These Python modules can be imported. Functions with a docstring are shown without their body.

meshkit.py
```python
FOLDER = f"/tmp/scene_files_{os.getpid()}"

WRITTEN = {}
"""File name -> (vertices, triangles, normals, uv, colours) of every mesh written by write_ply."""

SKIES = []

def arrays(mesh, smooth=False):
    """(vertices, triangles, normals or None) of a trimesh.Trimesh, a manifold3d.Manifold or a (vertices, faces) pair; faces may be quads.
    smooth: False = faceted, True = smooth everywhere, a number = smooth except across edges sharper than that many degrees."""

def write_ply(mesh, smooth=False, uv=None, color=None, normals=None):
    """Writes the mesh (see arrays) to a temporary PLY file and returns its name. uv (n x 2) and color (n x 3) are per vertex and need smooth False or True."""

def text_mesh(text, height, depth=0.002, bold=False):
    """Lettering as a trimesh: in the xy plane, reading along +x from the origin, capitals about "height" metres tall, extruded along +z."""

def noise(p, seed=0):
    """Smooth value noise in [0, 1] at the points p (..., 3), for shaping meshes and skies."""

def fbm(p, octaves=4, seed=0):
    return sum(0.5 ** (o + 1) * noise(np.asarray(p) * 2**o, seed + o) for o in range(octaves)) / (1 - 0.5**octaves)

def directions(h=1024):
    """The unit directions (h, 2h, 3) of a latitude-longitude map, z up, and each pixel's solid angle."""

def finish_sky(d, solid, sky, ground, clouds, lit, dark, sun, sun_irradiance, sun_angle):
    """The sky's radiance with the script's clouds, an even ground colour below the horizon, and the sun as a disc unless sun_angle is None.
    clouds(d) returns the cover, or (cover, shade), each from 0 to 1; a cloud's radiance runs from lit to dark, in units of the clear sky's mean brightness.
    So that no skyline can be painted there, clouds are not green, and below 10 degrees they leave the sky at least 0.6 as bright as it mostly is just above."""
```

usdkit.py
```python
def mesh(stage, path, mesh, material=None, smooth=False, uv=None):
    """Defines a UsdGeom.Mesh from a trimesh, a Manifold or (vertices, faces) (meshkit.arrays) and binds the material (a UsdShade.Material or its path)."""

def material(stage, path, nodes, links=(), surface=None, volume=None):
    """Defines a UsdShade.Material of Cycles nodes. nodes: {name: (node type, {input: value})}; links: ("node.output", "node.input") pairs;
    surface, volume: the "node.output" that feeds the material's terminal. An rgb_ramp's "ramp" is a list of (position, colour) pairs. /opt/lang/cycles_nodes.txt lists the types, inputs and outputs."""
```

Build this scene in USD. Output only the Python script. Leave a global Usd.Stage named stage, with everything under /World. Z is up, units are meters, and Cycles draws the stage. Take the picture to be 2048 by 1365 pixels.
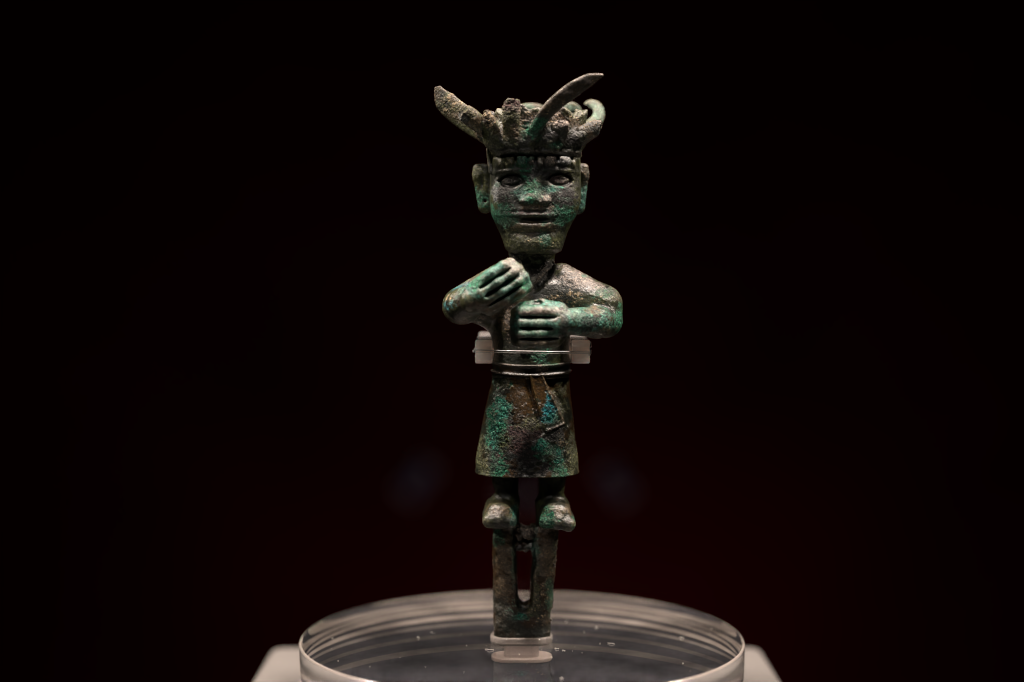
import math, random
import numpy as np, trimesh, manifold3d as m3, usdkit, meshkit
from shapely.geometry import Polygon
from pxr import Usd, UsdGeom, UsdLux, UsdShade, Gf, Sdf, Vt

random.seed(7); np.random.seed(7)
stage = Usd.Stage.CreateInMemory()
UsdGeom.SetStageUpAxis(stage, UsdGeom.Tokens.z)
UsdGeom.SetStageMetersPerUnit(stage, 1.0)
world = UsdGeom.Xform.Define(stage, '/World')
stage.SetDefaultPrim(world.GetPrim())
UsdGeom.Scope.Define(stage, '/World/Looks')

# ------------------------------------------------------------------ units, camera
U = 0.1727e-3            # the figure is modelled in units of 0.1727 mm
D, CZ, F = 3185.0, 753.0, 3185.0
TILT = math.atan(152.0 / F)
ct, st = math.cos(TILT), math.sin(TILT)

def un(px, py, Y=0.0):
    """The point at depth Y (in model units) that the lens sees at px, py of the photograph."""
    a, b = (px - 1024) / F, (682.5 - py) / F
    d = np.array([a, ct + b * st, -st + b * ct])
    t = (Y + D) / d[1]
    return np.array([d[0] * t, Y, CZ + d[2] * t])

cam = UsdGeom.Camera.Define(stage, '/World/camera')
cam.CreateHorizontalApertureAttr(36.0)
cam.CreateFocalLengthAttr(36.0 * F / 2048)
cam.CreateFStopAttr(3.1)
cam.CreateFocusDistanceAttr((D - 70) * U)
cam.CreateClippingRangeAttr((0.01, 100.0))
cam.CreateExposureAttr(0.0)
cam.AddTranslateOp().Set(Gf.Vec3d(0, -D * U, CZ * U))
cam.AddRotateXOp().Set(90.0 - math.degrees(TILT))

# ------------------------------------------------------------------ lamps
def spot(name, pos, target, size, power, color, spread=None):
    l = UsdLux.RectLight.Define(stage, '/World/' + name)
    l.CreateWidthAttr(size); l.CreateHeightAttr(size)
    l.CreateIntensityAttr(power / (size * size)); l.CreateColorAttr(Gf.Vec3f(*color))
    p, t = Gf.Vec3d(*pos), Gf.Vec3d(*target)
    m = Gf.Matrix4d().SetLookAt(p, t, Gf.Vec3d(0.01, 1, 0.3)).GetInverse()
    l.AddTransformOp().Set(m)
    if spread:
        s = UsdLux.ShapingAPI.Apply(l.GetPrim())
        s.CreateShapingConeAngleAttr(spread); s.CreateShapingConeSoftnessAttr(0.5)
    return l

spot('key_spotlight', (0.27, -0.13, 0.86), (0.005, 0, 0.09), 0.055, 4.7, (1.0, 0.85, 0.75))
spot('second_spotlight', (-0.27, -0.11, 0.84), (0.0, 0, 0.09), 0.055, 3.9, (1.0, 0.85, 0.75))
spot('left_spotlight', (-0.46, 0.12, 0.50), (0, 0, 0.10), 0.04, 0.8, (1.0, 0.86, 0.72))
spot('right_spotlight', (0.48, 0.09, 0.50), (0, 0, 0.10), 0.04, 0.8, (1.0, 0.86, 0.72))
spot('front_spotlight', (-0.16, -0.75, 0.62), (0, 0, 0.10), 0.10, 0.34, (1.0, 0.92, 0.85))

# ------------------------------------------------------------------ prims, names, tags
used = {}
def numbered(path):
    k = used.get(path, 0); used[path] = k + 1
    return path if k == 0 else '%s_%03d' % (path, k)

def tag(prim, label=None, cat=None, group=None, kind=None):
    for k, v in (('label', label), ('category', cat), ('group', group), ('kind', kind)):
        if v: prim.SetCustomDataByKey(k, v)
    return prim

def thing(name, label, cat, group=None, loc=(0, 0, 0)):
    x = UsdGeom.Xform.Define(stage, numbered('/World/' + name))
    x.AddTranslateOp().Set(Gf.Vec3d(*[c * U for c in loc]))
    return tag(x.GetPrim(), label, cat, group)

def put(name, mesh, mat, parent=None, smooth=True, color=None, off=(0, 0, 0), crust=None):
    """mesh in model units -> one Mesh prim in metres"""
    base = str(parent.GetPath()) if parent else '/World'
    v, f = (mesh if isinstance(mesh, tuple) else meshkit.arrays(mesh)[:2])
    v = (np.asarray(v, float) - np.asarray(off)) * U
    m = usdkit.mesh(stage, numbered(base + '/' + name), (v, np.asarray(f)), mat, smooth=smooth)
    pv = UsdGeom.PrimvarsAPI(m)
    if color is not None:
        pv.CreatePrimvar('patina', Sdf.ValueTypeNames.Color3fArray, 'vertex').Set(Vt.Vec3fArray.FromNumpy(color.astype(np.float32)))
    if crust is not None:
        pv.CreatePrimvar('crust', Sdf.ValueTypeNames.FloatArray, 'vertex').Set(Vt.FloatArray.FromNumpy(crust.astype(np.float32)))
    return m.GetPrim()

# ------------------------------------------------------------------ materials
def mat(name, *a, **k): return usdkit.material(stage, '/World/Looks/' + name, *a, **k)

def bronze_material():
    return mat('patinated_bronze', {
        'col': ('attribute', {'attribute': 'patina'}),
        'cru': ('attribute', {'attribute': 'crust'}),
        'tc': ('texture_coordinate', {}),
        'n1': ('noise_texture', {'scale': 1700.0, 'detail': 4.0, 'roughness': 0.65}),
        'n2': ('noise_texture', {'scale': 520.0, 'detail': 3.0, 'roughness': 0.6}),
        'r1': ('rgb_ramp', {'ramp': [(0.32, (0.16, 0.16, 0.16)), (0.5, (0.9, 0.9, 0.9)), (0.68, (2.7, 2.5, 2.2))]}),
        'mul': ('mix', {'mix_type': 'multiply'}),
        'grain': ('map_range', {'from_min': 0.0, 'from_max': 0.7, 'to_min': 0.35, 'to_max': 1.0}),
        'rough': ('map_range', {'from_min': 0.0, 'from_max': 1.0, 'to_min': 0.17, 'to_max': 0.85}),
        'spec': ('map_range', {'from_min': 0.0, 'from_max': 1.0, 'to_min': 1.0, 'to_max': 0.12}),
        'bstr': ('map_range', {'from_min': 0.0, 'from_max': 1.0, 'to_min': 0.07, 'to_max': 1.0}),
        'hsum': ('math', {'math_type': 'add'}),
        'b': ('bump', {'distance': 0.0008}),
        'p': ('principled_bsdf', {'metallic': 0.0}),
    }, [('tc.object', 'n1.vector'), ('tc.object', 'n2.vector'), ('n1.fac', 'r1.fac'), ('col.color', 'mul.color1'), ('r1.color', 'mul.color2'), ('cru.fac', 'grain.value'), ('grain.result', 'mul.fac'),
        ('mul.color', 'p.base_color'), ('cru.fac', 'rough.value'), ('rough.result', 'p.roughness'), ('cru.fac', 'spec.value'), ('spec.result', 'p.specular_ior_level'),
        ('cru.fac', 'bstr.value'), ('bstr.result', 'b.strength'), ('n1.fac', 'hsum.value1'), ('n2.fac', 'hsum.value2'), ('hsum.value', 'b.height'), ('b.normal', 'p.normal')],
        surface='p.BSDF')
BRONZE = bronze_material()
ACRYLIC = mat('clear_acrylic', {
    'tc': ('texture_coordinate', {}),
    'n': ('noise_texture', {'scale': 26.0, 'detail': 2.0}),
    'b': ('bump', {'strength': 0.10, 'distance': 0.003}),
    'p': ('principled_bsdf', {'base_color': (0.97, 0.98, 0.985), 'roughness': 0.015, 'ior': 1.49, 'transmission_weight': 1.0})},
    [('tc.object', 'n.vector'), ('n.fac', 'b.height'), ('b.normal', 'p.normal')], surface='p.BSDF')
PADMAT = mat('cloudy_acrylic', {
    'tc': ('texture_coordinate', {}),
    'n': ('noise_texture', {'scale': 420.0, 'detail': 3.0}),
    'r': ('rgb_ramp', {'ramp': [(0.3, (0.95, 0.73, 0.66)), (0.7, (1.0, 0.84, 0.78))]}),
    'b': ('bump', {'strength': 0.05, 'distance': 0.0003}),
    'p': ('principled_bsdf', {'roughness': 0.04, 'ior': 1.49, 'transmission_weight': 0.22, 'subsurface_weight': 0.65, 'subsurface_scale': 0.004, 'subsurface_radius': (1, 0.8, 0.7), 'specular_ior_level': 0.7, 'coat_weight': 1.0, 'coat_roughness': 0.02})},
    [('tc.object', 'n.vector'), ('n.fac', 'r.fac'), ('r.color', 'p.base_color'), ('n.fac', 'b.height'), ('b.normal', 'p.normal')], surface='p.BSDF')
NYLON = mat('clear_nylon', {'p': ('principled_bsdf', {'base_color': (0.85, 0.82, 0.8), 'roughness': 0.12, 'ior': 1.53, 'transmission_weight': 0.5, 'specular_ior_level': 0.8})}, surface='p.BSDF')
WHITE = mat('white_lacquer', {
    'tc': ('texture_coordinate', {}),
    'n': ('noise_texture', {'scale': 14.0, 'detail': 4.0, 'roughness': 0.6}),
    'r': ('rgb_ramp', {'ramp': [(0.3, (0.150, 0.138, 0.130)), (0.7, (0.185, 0.170, 0.160))]}),
    'p': ('principled_bsdf', {'roughness': 0.5})},
    [('tc.object', 'n.vector'), ('n.fac', 'r.fac'), ('r.color', 'p.base_color')], surface='p.BSDF')
WALL = mat('maroon_wall', {
    'tc': ('texture_coordinate', {}),
    'n': ('noise_texture', {'scale': 3.0, 'detail': 4.0}),
    'r': ('rgb_ramp', {'ramp': [(0.3, (0.0042, 0.0005, 0.0006)), (0.7, (0.0062, 0.0006, 0.0008))]}),
    'p': ('principled_bsdf', {'roughness': 0.9, 'specular_ior_level': 0.0})},
    [('tc.object', 'n.vector'), ('n.fac', 'r.fac'), ('r.color', 'p.base_color')], surface='p.BSDF')
FLOORM = mat('dark_carpet', {
    'tc': ('texture_coordinate', {}),
    'n': ('noise_texture', {'scale': 60.0, 'detail': 4.0}),
    'r': ('rgb_ramp', {'ramp': [(0.3, (0.012, 0.011, 0.012)), (0.7, (0.022, 0.02, 0.021))]}),
    'p': ('principled_bsdf', {'roughness': 0.95, 'specular_ior_level': 0.1})},
    [('tc.object', 'n.vector'), ('n.fac', 'r.fac'), ('r.color', 'p.base_color')], surface='p.BSDF')
def matte(name, c0, c1):
    return mat(name, {'tc': ('texture_coordinate', {}), 'n': ('noise_texture', {'scale': 38.0, 'detail': 4.0, 'roughness': 0.6}), 'r': ('rgb_ramp', {'ramp': [(0.32, c0), (0.68, c1)]}),
        'p': ('principled_bsdf', {'roughness': 0.9, 'specular_ior_level': 0.0})}, [('tc.object', 'n.vector'), ('n.fac', 'r.fac'), ('r.color', 'p.base_color')], surface='p.BSDF')
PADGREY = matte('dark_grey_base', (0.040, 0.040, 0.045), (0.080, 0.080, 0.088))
ARC_PALE = matte('painted_arc_pale', (0.22, 0.19, 0.17), (0.62, 0.54, 0.48))  # pale tones painted as reflection arcs under the disc
ARC_DIM = matte('painted_arc_dim', (0.10, 0.09, 0.085), (0.30, 0.27, 0.25))
ARC_FAINT = matte('painted_arc_faint', (0.06, 0.056, 0.056), (0.16, 0.145, 0.135))
COLLARM = mat('milky_acrylic', {'p': ('principled_bsdf', {'base_color': (0.95, 0.86, 0.8), 'roughness': 0.05, 'ior': 1.49, 'transmission_weight': 0.8})}, surface='p.BSDF')
SATIN = mat('satin_acrylic', {'p': ('principled_bsdf', {'base_color': (0.95, 0.88, 0.83), 'roughness': 0.05, 'ior': 1.49, 'transmission_weight': 0.93})}, surface='p.BSDF')
EDGE = mat('sawn_acrylic_edge', {'p': ('principled_bsdf', {'base_color': (0.5, 0.44, 0.40), 'roughness': 0.16, 'ior': 1.49, 'transmission_weight': 0.4})}, surface='p.BSDF')
WHITEEDGE = mat('ground_acrylic_edge', {'d': ('diffuse_bsdf', {'color': (0.88, 0.80, 0.74)}), 't': ('translucent_bsdf', {'color': (0.92, 0.84, 0.78)}), 'm': ('mix_closure', {'fac': 0.6})},
    [('d.BSDF', 'm.closure1'), ('t.BSDF', 'm.closure2')], surface='m.closure')
STEMMAT = mat('milky_stem', {'p': ('principled_bsdf', {'base_color': (0.95, 0.80, 0.73), 'roughness': 0.2, 'ior': 1.49, 'transmission_weight': 0.3})}, surface='p.BSDF')
FROST = mat('hazed_acrylic', {'p': ('principled_bsdf', {'base_color': (0.9, 0.88, 0.93), 'roughness': 0.03, 'ior': 1.49, 'transmission_weight': 0.9})}, surface='p.BSDF')
LAMPGLOW = mat('violet_lamp_glow', {'e': ('emission', {'color': (0.34, 0.32, 0.78), 'strength': 0.011})}, surface='e.emission')
PANELGLOW = mat('dim_panel_glow', {'e': ('emission', {'color': (0.42, 0.36, 0.62), 'strength': 0.008})}, surface='e.emission')
LAMPBODY = mat('black_lamp_housing', {'p': ('principled_bsdf', {'base_color': (0.02, 0.02, 0.022), 'roughness': 0.5})}, surface='p.BSDF')
DUST = mat('pale_dust', {'p': ('principled_bsdf', {'base_color': (0.75, 0.7, 0.62), 'roughness': 0.6})}, surface='p.BSDF')

# ------------------------------------------------------------------ distance-field sculpting
fbm, noise = meshkit.fbm, meshkit.noise
class Clay:
    def __init__(s, lo, hi, h):
        s.lo, s.h = np.asarray(lo, float), h
        n = [int(math.ceil((b - a) / h)) + 1 for a, b in zip(lo, hi)]
        s.ax = [(s.lo[k] + h * np.arange(n[k])).astype(np.float32) for k in range(3)]
        s.d = np.full(n, 25.0, np.float32)
    def _box(s, lo, hi):
        sl = tuple(slice(int(np.searchsorted(s.ax[k], lo[k])), int(np.searchsorted(s.ax[k], hi[k], 'right'))) for k in range(3))
        X, Y, Z = s.ax[0][sl[0]][:, None, None], s.ax[1][sl[1]][None, :, None], s.ax[2][sl[2]][None, None, :]
        return sl, X, Y, Z
    def add(s, prim, k=4.0, cut=False):
        fn, lo, hi = prim
        m = k + 6
        sl, X, Y, Z = s._box(np.asarray(lo) - m, np.asarray(hi) + m)
        if 0 in s.d[sl].shape: return s
        b = fn(X, Y, Z).astype(np.float32); a = s.d[sl]
        if cut:
            b = -b; r = np.maximum(a, b)
            if k > 0: hh = np.maximum(k - np.abs(a - b), 0) / k; r = r + hh * hh * (k * .25)
        else:
            r = np.minimum(a, b)
            if k > 0: hh = np.maximum(k - np.abs(a - b), 0) / k; r = r - hh * hh * (k * .25)
        s.d[sl] = r
        return s
    def cut(s, prim, k=3.0): return s.add(prim, k, True)
    def warp(s, fn, lo, hi):
        """adds fn(X,Y,Z) to the distance: positive carves, negative raises"""
        sl, X, Y, Z = s._box(lo, hi)
        s.d[sl] += fn(X, Y, Z).astype(np.float32)
        return s
    def mesh(s):
        d = s.d; ins = d < 0
        n = [k - 1 for k in d.shape]
        c = np.zeros(n, np.uint8)
        for i, j, k in np.ndindex(2, 2, 2): c += ins[i:i + n[0], j:j + n[1], k:k + n[2]]
        cell = np.argwhere((c > 0) & (c < 8))
        idx = np.full(n, -1, np.int32); idx[tuple(cell.T)] = np.arange(len(cell), dtype=np.int32)
        corner = {o: d[cell[:, 0] + o[0], cell[:, 1] + o[1], cell[:, 2] + o[2]] for o in np.ndindex(2, 2, 2)}
        acc, cnt = np.zeros((len(cell), 3)), np.zeros(len(cell))
        for o in np.ndindex(2, 2, 2):
            for ax in range(3):
                if o[ax]: continue
                q = list(o); q[ax] = 1; q = tuple(q)
                a, b = corner[o], corner[q]
                cr = (a < 0) != (b < 0)
                t = np.where(cr, a / np.where(cr, a - b, 1), 0)
                p = np.repeat(np.array(o, float)[None], len(cell), 0); p[:, ax] = t
                acc += p * cr[:, None]; cnt += cr
        V = s.lo + s.h * (cell + acc / cnt[:, None])
        Fs = []
        for ax in range(3):
            u, w = (ax + 1) % 3, (ax + 2) % 3
            sa = [slice(1, -1)] * 3; sb = [slice(1, -1)] * 3
            sa[ax] = slice(0, -1); sb[ax] = slice(1, None)
            A, B = ins[tuple(sa)], ins[tuple(sb)]
            e = np.argwhere(A != B)
            flip = A[tuple(e.T)]
            e = e.copy(); e[:, u] += 1; e[:, w] += 1
            def at(du, dw):
                q = e.copy(); q[:, u] -= du; q[:, w] -= dw
                return idx[tuple(q.T)]
            Q = np.stack([at(1, 1), at(0, 1), at(0, 0), at(1, 0)], 1)
            Q[~flip] = Q[~flip][:, ::-1]
            Fs.append(Q)
        Q = np.vstack(Fs)
        return V, np.vstack([Q[:, [0, 1, 2]], Q[:, [0, 2, 3]]])

def bone(a, b, ra, rb, sq=None):
    """tapered capsule; sq = (axis vector, factor) flattens it along that axis"""
    a, b = np.asarray(a, float), np.asarray(b, float)
    def fn(X, Y, Z):
        ab = b - a; L2 = max(ab @ ab, 1e-6)
        px, py, pz = X - a[0], Y - a[1], Z - a[2]
        t = np.clip((px * ab[0] + py * ab[1] + pz * ab[2]) / L2, 0, 1)
        qx, qy, qz = px - t * ab[0], py - t * ab[1], pz - t * ab[2]
        r2 = qx * qx + qy * qy + qz * qz
        if sq is not None:
            n, f = np.asarray(sq[0], float), sq[1]
            dn = qx * n[0] + qy * n[1] + qz * n[2]
            r2 = r2 + dn * dn * (f * f - 1)
        return np.sqrt(r2) - (ra + t * (rb - ra))
    r = max(ra, rb)
    return fn, np.minimum(a, b) - r, np.maximum(a, b) + r

def frame(ax, ay):
    ax = np.asarray(ax, float); ax /= np.linalg.norm(ax)
    ay = np.asarray(ay, float); ay = ay - (ay @ ax) * ax; ay /= np.linalg.norm(ay)
    return np.stack([ax, ay, np.cross(ax, ay)])

def egg(c, r, R=np.eye(3)):
    c, r = np.asarray(c, float), np.asarray(r, float)
    def fn(X, Y, Z):
        x, y, z = X - c[0], Y - c[1], Z - c[2]
        p = [R[i, 0] * x + R[i, 1] * y + R[i, 2] * z for i in range(3)]
        k0 = np.sqrt(sum((p[i] / r[i]) ** 2 for i in range(3)))
        k1 = np.sqrt(sum((p[i] / r[i] ** 2) ** 2 for i in range(3)))
        return k0 * (k0 - 1) / np.maximum(k1, 1e-6)
    m = r.max(); return fn, c - m, c + m

def block(c, r, rad, R=np.eye(3)):
    c, r = np.asarray(c, float), np.asarray(r, float) - rad
    def fn(X, Y, Z):
        x, y, z = X - c[0], Y - c[1], Z - c[2]
        q = [np.abs(R[i, 0] * x + R[i, 1] * y + R[i, 2] * z) - r[i] for i in range(3)]
        o = np.sqrt(sum(np.maximum(k, 0) ** 2 for k in q))
        return o + np.minimum(np.maximum(np.maximum(q[0], q[1]), q[2]), 0) - rad
    m = np.linalg.norm(r + rad); return fn, c - m, c + m

from scipy.interpolate import PchipInterpolator
def loft(rows, yaw=0.0, pivot=(0, 0)):
    """rows of (z, cx, cy, rx, ry, n): a stack of superellipses"""
    rows = np.array(sorted(rows)); z = rows[:, 0]
    P = PchipInterpolator(z, rows[:, 1:])
    cy_, sy_ = math.cos(yaw), math.sin(yaw)
    def fn(X, Y, Z):
        if yaw:
            x0, y0 = X - pivot[0], Y - pivot[1]
            X, Y = pivot[0] + cy_ * x0 + sy_ * y0, pivot[1] - sy_ * x0 + cy_ * y0
        zz = np.clip(Z.ravel(), z[0], z[-1])
        q = P(zz).astype(np.float32)
        cx, cy, rx, ry, n = [q[:, i][None, None, :] for i in range(5)]
        ux, uy = np.abs(X - cx) / rx, np.abs(Y - cy) / ry
        k = (ux ** n + uy ** n + 1e-9) ** (1 / n)
        g = np.sqrt((ux / rx) ** 2 + (uy / ry) ** 2) / np.maximum(np.sqrt(ux * ux + uy * uy), 1e-4)
        side = (k - 1) / np.maximum(g, 1e-6)
        cap = np.maximum(z[0] - Z, Z - z[-1])
        return np.minimum(np.maximum(side, cap), 0) + np.sqrt(np.maximum(side, 0) ** 2 + np.maximum(cap, 0) ** 2)
    R = rows[:, 3:5].max() * 1.05
    lo = np.array([rows[:, 1].min() - R, rows[:, 2].min() - R, z[0]]); hi = np.array([rows[:, 1].max() + R, rows[:, 2].max() + R, z[-1]])
    return fn, lo, hi

def row(py, x0, x1, cy, ry, n=2.0, Y=0.0):
    """a loft row from the left and right outline in the photograph"""
    a, b = un(x0, py, Y), un(x1, py, Y)
    return (a[2], (a[0] + b[0]) / 2, cy, (b[0] - a[0]) / 2, ry, n)

def sst(x, a, b):
    t = np.clip((x - a) / (b - a), 0, 1); return t * t * (3 - 2 * t)

# ------------------------------------------------------------------ patina: stains that sit on the bronze, a few of them painted light or shade
C = {k: np.array(v) for k, v in dict(
    dark=(0.014, 0.017, 0.012), black=(0.006, 0.0055, 0.0055), brown=(0.036, 0.020, 0.007), olive=(0.046, 0.052, 0.021),
    green=(0.011, 0.090, 0.052), teal=(0.022, 0.125, 0.095), mint=(0.09, 0.165, 0.13), malachite=(0.008, 0.12, 0.06), blue=(0.016, 0.16, 0.19),
    tan=(0.28, 0.22, 0.14), grey=(0.20, 0.17, 0.15), plum=(0.038, 0.022, 0.023), slate=(0.13, 0.145, 0.155), bronze=(0.080, 0.058, 0.034)).items()}

def cavity(V, Fc, rounds=(1, 4)):
    """how far each vertex stands proud (+) or sunk (-) of its neighbourhood"""
    import scipy.sparse as sp
    E = np.vstack([Fc[:, [0, 1]], Fc[:, [1, 2]], Fc[:, [2, 0]]]); E = np.vstack([E, E[:, ::-1]])
    A = sp.csr_matrix((np.ones(len(E)), (E[:, 0], E[:, 1])), (len(V), len(V))); A.data[:] = 1
    A = sp.diags(1 / np.maximum(np.asarray(A.sum(1)).ravel(), 1)) @ A
    n = meshkit.arrays((V, Fc), True)[2]
    L = V.copy(); out = []
    for r in range(rounds[-1]):
        L = A @ L
        if r + 1 in rounds: out.append(((V - L) * n).sum(1))
    return n, out

def patina(V, Fc, stains, base='dark', base2='olive', seed=0, speck=(), amp=0.55, ridge=0.5, ridge_col='grey', cav_col='black', crust0=0.35):
    """rough crust displaced along the normals, stain colours and roughness per vertex"""
    V = np.asarray(V, float)
    n, cav = cavity(V, Fc, (2, 8))
    m = sst(fbm(V / 42.0 + seed, 4, seed), 0.40, 0.62)[:, None]
    col = C[base] * (1 - m) + C[base2] * m
    crust = np.full(len(V), crust0)
    n1 = fbm(V / 18.0 + 9, 4, seed + 3); n2 = fbm(V / 5.0 + 3, 3, seed + 5); n3 = noise(V / 2.2, seed + 6); n4 = fbm(V / 8.0 + 17, 4, seed + 8)
    for s in stains:
        c, r, name, w = s[:4]; rough = s[4] if len(s) > 4 else 0.6
        c = np.asarray(c, float); r = np.asarray(r, float)
        d = np.sqrt((((V - c) / r) ** 2).sum(1)) + ((n1 - 0.5) * 2.0 + (n2 - 0.5) * 1.3) * min(1.0, np.sort(r)[1] / 20)
        k = np.minimum(1.25 * w * (1 - sst(d, 0.66, 1.10)) * (0.45 + 0.55 * sst(n4, 0.34, 0.54)), 1)
        tint = C[name] * (0.35 + 0.7 * n3[:, None] + 0.6 * n2[:, None])
        col = col * (1 - k[:, None]) + tint * k[:, None]
        crust = crust * (1 - k) + rough * k
    g1, g2 = noise(V / 1.9 + 50, seed + 21), fbm(V / 3.1 + 70, 2, seed + 22)
    fine = sst(g1 * .6 + g2 * .4 + (n4 - .5) * .5, 0.60, 0.72)[:, None] * np.clip(0.35 + 1.1 * crust, 0, 1)[:, None]
    col = col * (0.45 + 1.05 * g2[:, None]) * (0.72 + 0.56 * g1[:, None])
    col = col * (1 - 0.42 * fine) + (col * 1.5 + C['grey'] * 0.10) * 0.42 * fine * 1.6
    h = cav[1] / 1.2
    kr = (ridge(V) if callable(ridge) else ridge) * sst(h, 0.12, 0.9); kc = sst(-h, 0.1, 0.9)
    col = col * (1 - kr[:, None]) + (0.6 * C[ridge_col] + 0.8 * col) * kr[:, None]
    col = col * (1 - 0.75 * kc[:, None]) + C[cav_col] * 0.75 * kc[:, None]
    for name, dens, size, c, r in speck:
        c = np.asarray(c, float); r = np.asarray(r, float)
        e = 1 - sst(np.sqrt((((V - c) / r) ** 2).sum(1)), 0.5, 1.1)
        q = 0.55 * fbm(V / (size * 0.6) + 31, 2, seed + 11) + 0.45 * fbm(V / (size * 2.6) + 7, 3, seed + 12)
        k = sst(q - (1 - e) * 0.5, 0.96 - dens, 1.0 - dens)[:, None]
        col = col * (1 - k) + C[name] * (0.6 + 0.7 * n3[:, None]) * k
        crust = np.maximum(crust, 0.75 * k[:, 0])
    a = amp * (0.13 + 2.0 * crust)
    V2 = V + n * (a * ((n2 - 0.5) * 2.6 + (n3 - 0.5) * 1.0 + (n1 - 0.5) * 2.2))[:, None]
    return V2, np.clip(col, 0.004, 0.8), np.clip(crust, 0, 1)

def S(px, py, Y, rx, rz, ry, name, w=0.9, rough=0.6):
    return (un(px, py, Y), (rx, ry, rz), name, w, rough)

def cast(name, V, Fc, parent, stains=(), **k):
    V2, col, crust = patina(V, Fc, stains, **k)
    return put(name, (V2, Fc), BRONZE, parent, True, col, crust=crust)

# ------------------------------------------------------------------ setting
def rounded_slab(poly, z0, z1, cham, n=4):
    """a prism with rounded top and bottom edges"""
    rings, P = [], np.array(poly.exterior.coords)[:-1]
    N = len(P)
    prof = [(cham * (1 - math.cos(t)), cham * (1 - math.sin(t))) for t in np.linspace(0, math.pi / 2, n)]
    rows = [(-(cham - a[0]) if False else -b[1], z1 - a) for a, b in []]
    seq = [(ins, z0 + ch) for ins, ch in [(cham * (1 - math.sin(t)), cham * (1 - math.cos(t))) for t in np.linspace(0, math.pi / 2, n)]]
    seq += [(ins, z1 - ch) for ins, ch in [(cham * (1 - math.sin(t)), cham * (1 - math.cos(t))) for t in np.linspace(math.pi / 2, 0, n)]]
    nx = np.roll(P, -1, 0) - np.roll(P, 1, 0); nrm = np.stack([nx[:, 1], -nx[:, 0]], 1); nrm /= np.linalg.norm(nrm, axis=1, keepdims=True)
    if poly.exterior.is_ccw is False: nrm = -nrm
    V = np.vstack([np.column_stack([P - nrm * ins, np.full(N, z)]) for ins, z in seq])
    Fc = []
    for r in range(len(seq) - 1):
        for i in range(N):
            j = (i + 1) % N
            Fc += [(r * N + i, r * N + j, (r + 1) * N + j), (r * N + i, (r + 1) * N + j, (r + 1) * N + i)]
    V = np.vstack([V, [[P[:, 0].mean(), P[:, 1].mean(), z0], [P[:, 0].mean(), P[:, 1].mean(), z1]]])
    a, b, t = len(V) - 2, len(V) - 1, (len(seq) - 1) * N
    for i in range(N):
        j = (i + 1) % N
        Fc += [(a, j, i), (b, t + i, t + j)]
    Fc = np.array(Fc)
    if poly.exterior.is_ccw is False: Fc = Fc[:, ::-1]
    return V, Fc

def rrect(cx, cy, hx, hy, r, n=8):
    p = []
    for sx, sy, a0 in ((1, 1, 0), (-1, 1, 90), (-1, -1, 180), (1, -1, 270)):
        for t in np.linspace(a0, a0 + 90, n):
            p.append((cx + sx * (hx - r) + r * math.cos(math.radians(t)), cy + sy * (hy - r) + r * math.sin(math.radians(t))))
    return Polygon(p)

def circle(cx, cy, r, n=160):
    return Polygon([(cx + r * math.cos(t), cy + r * math.sin(t)) for t in np.linspace(0, 2 * math.pi, n, endpoint=False)])

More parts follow.
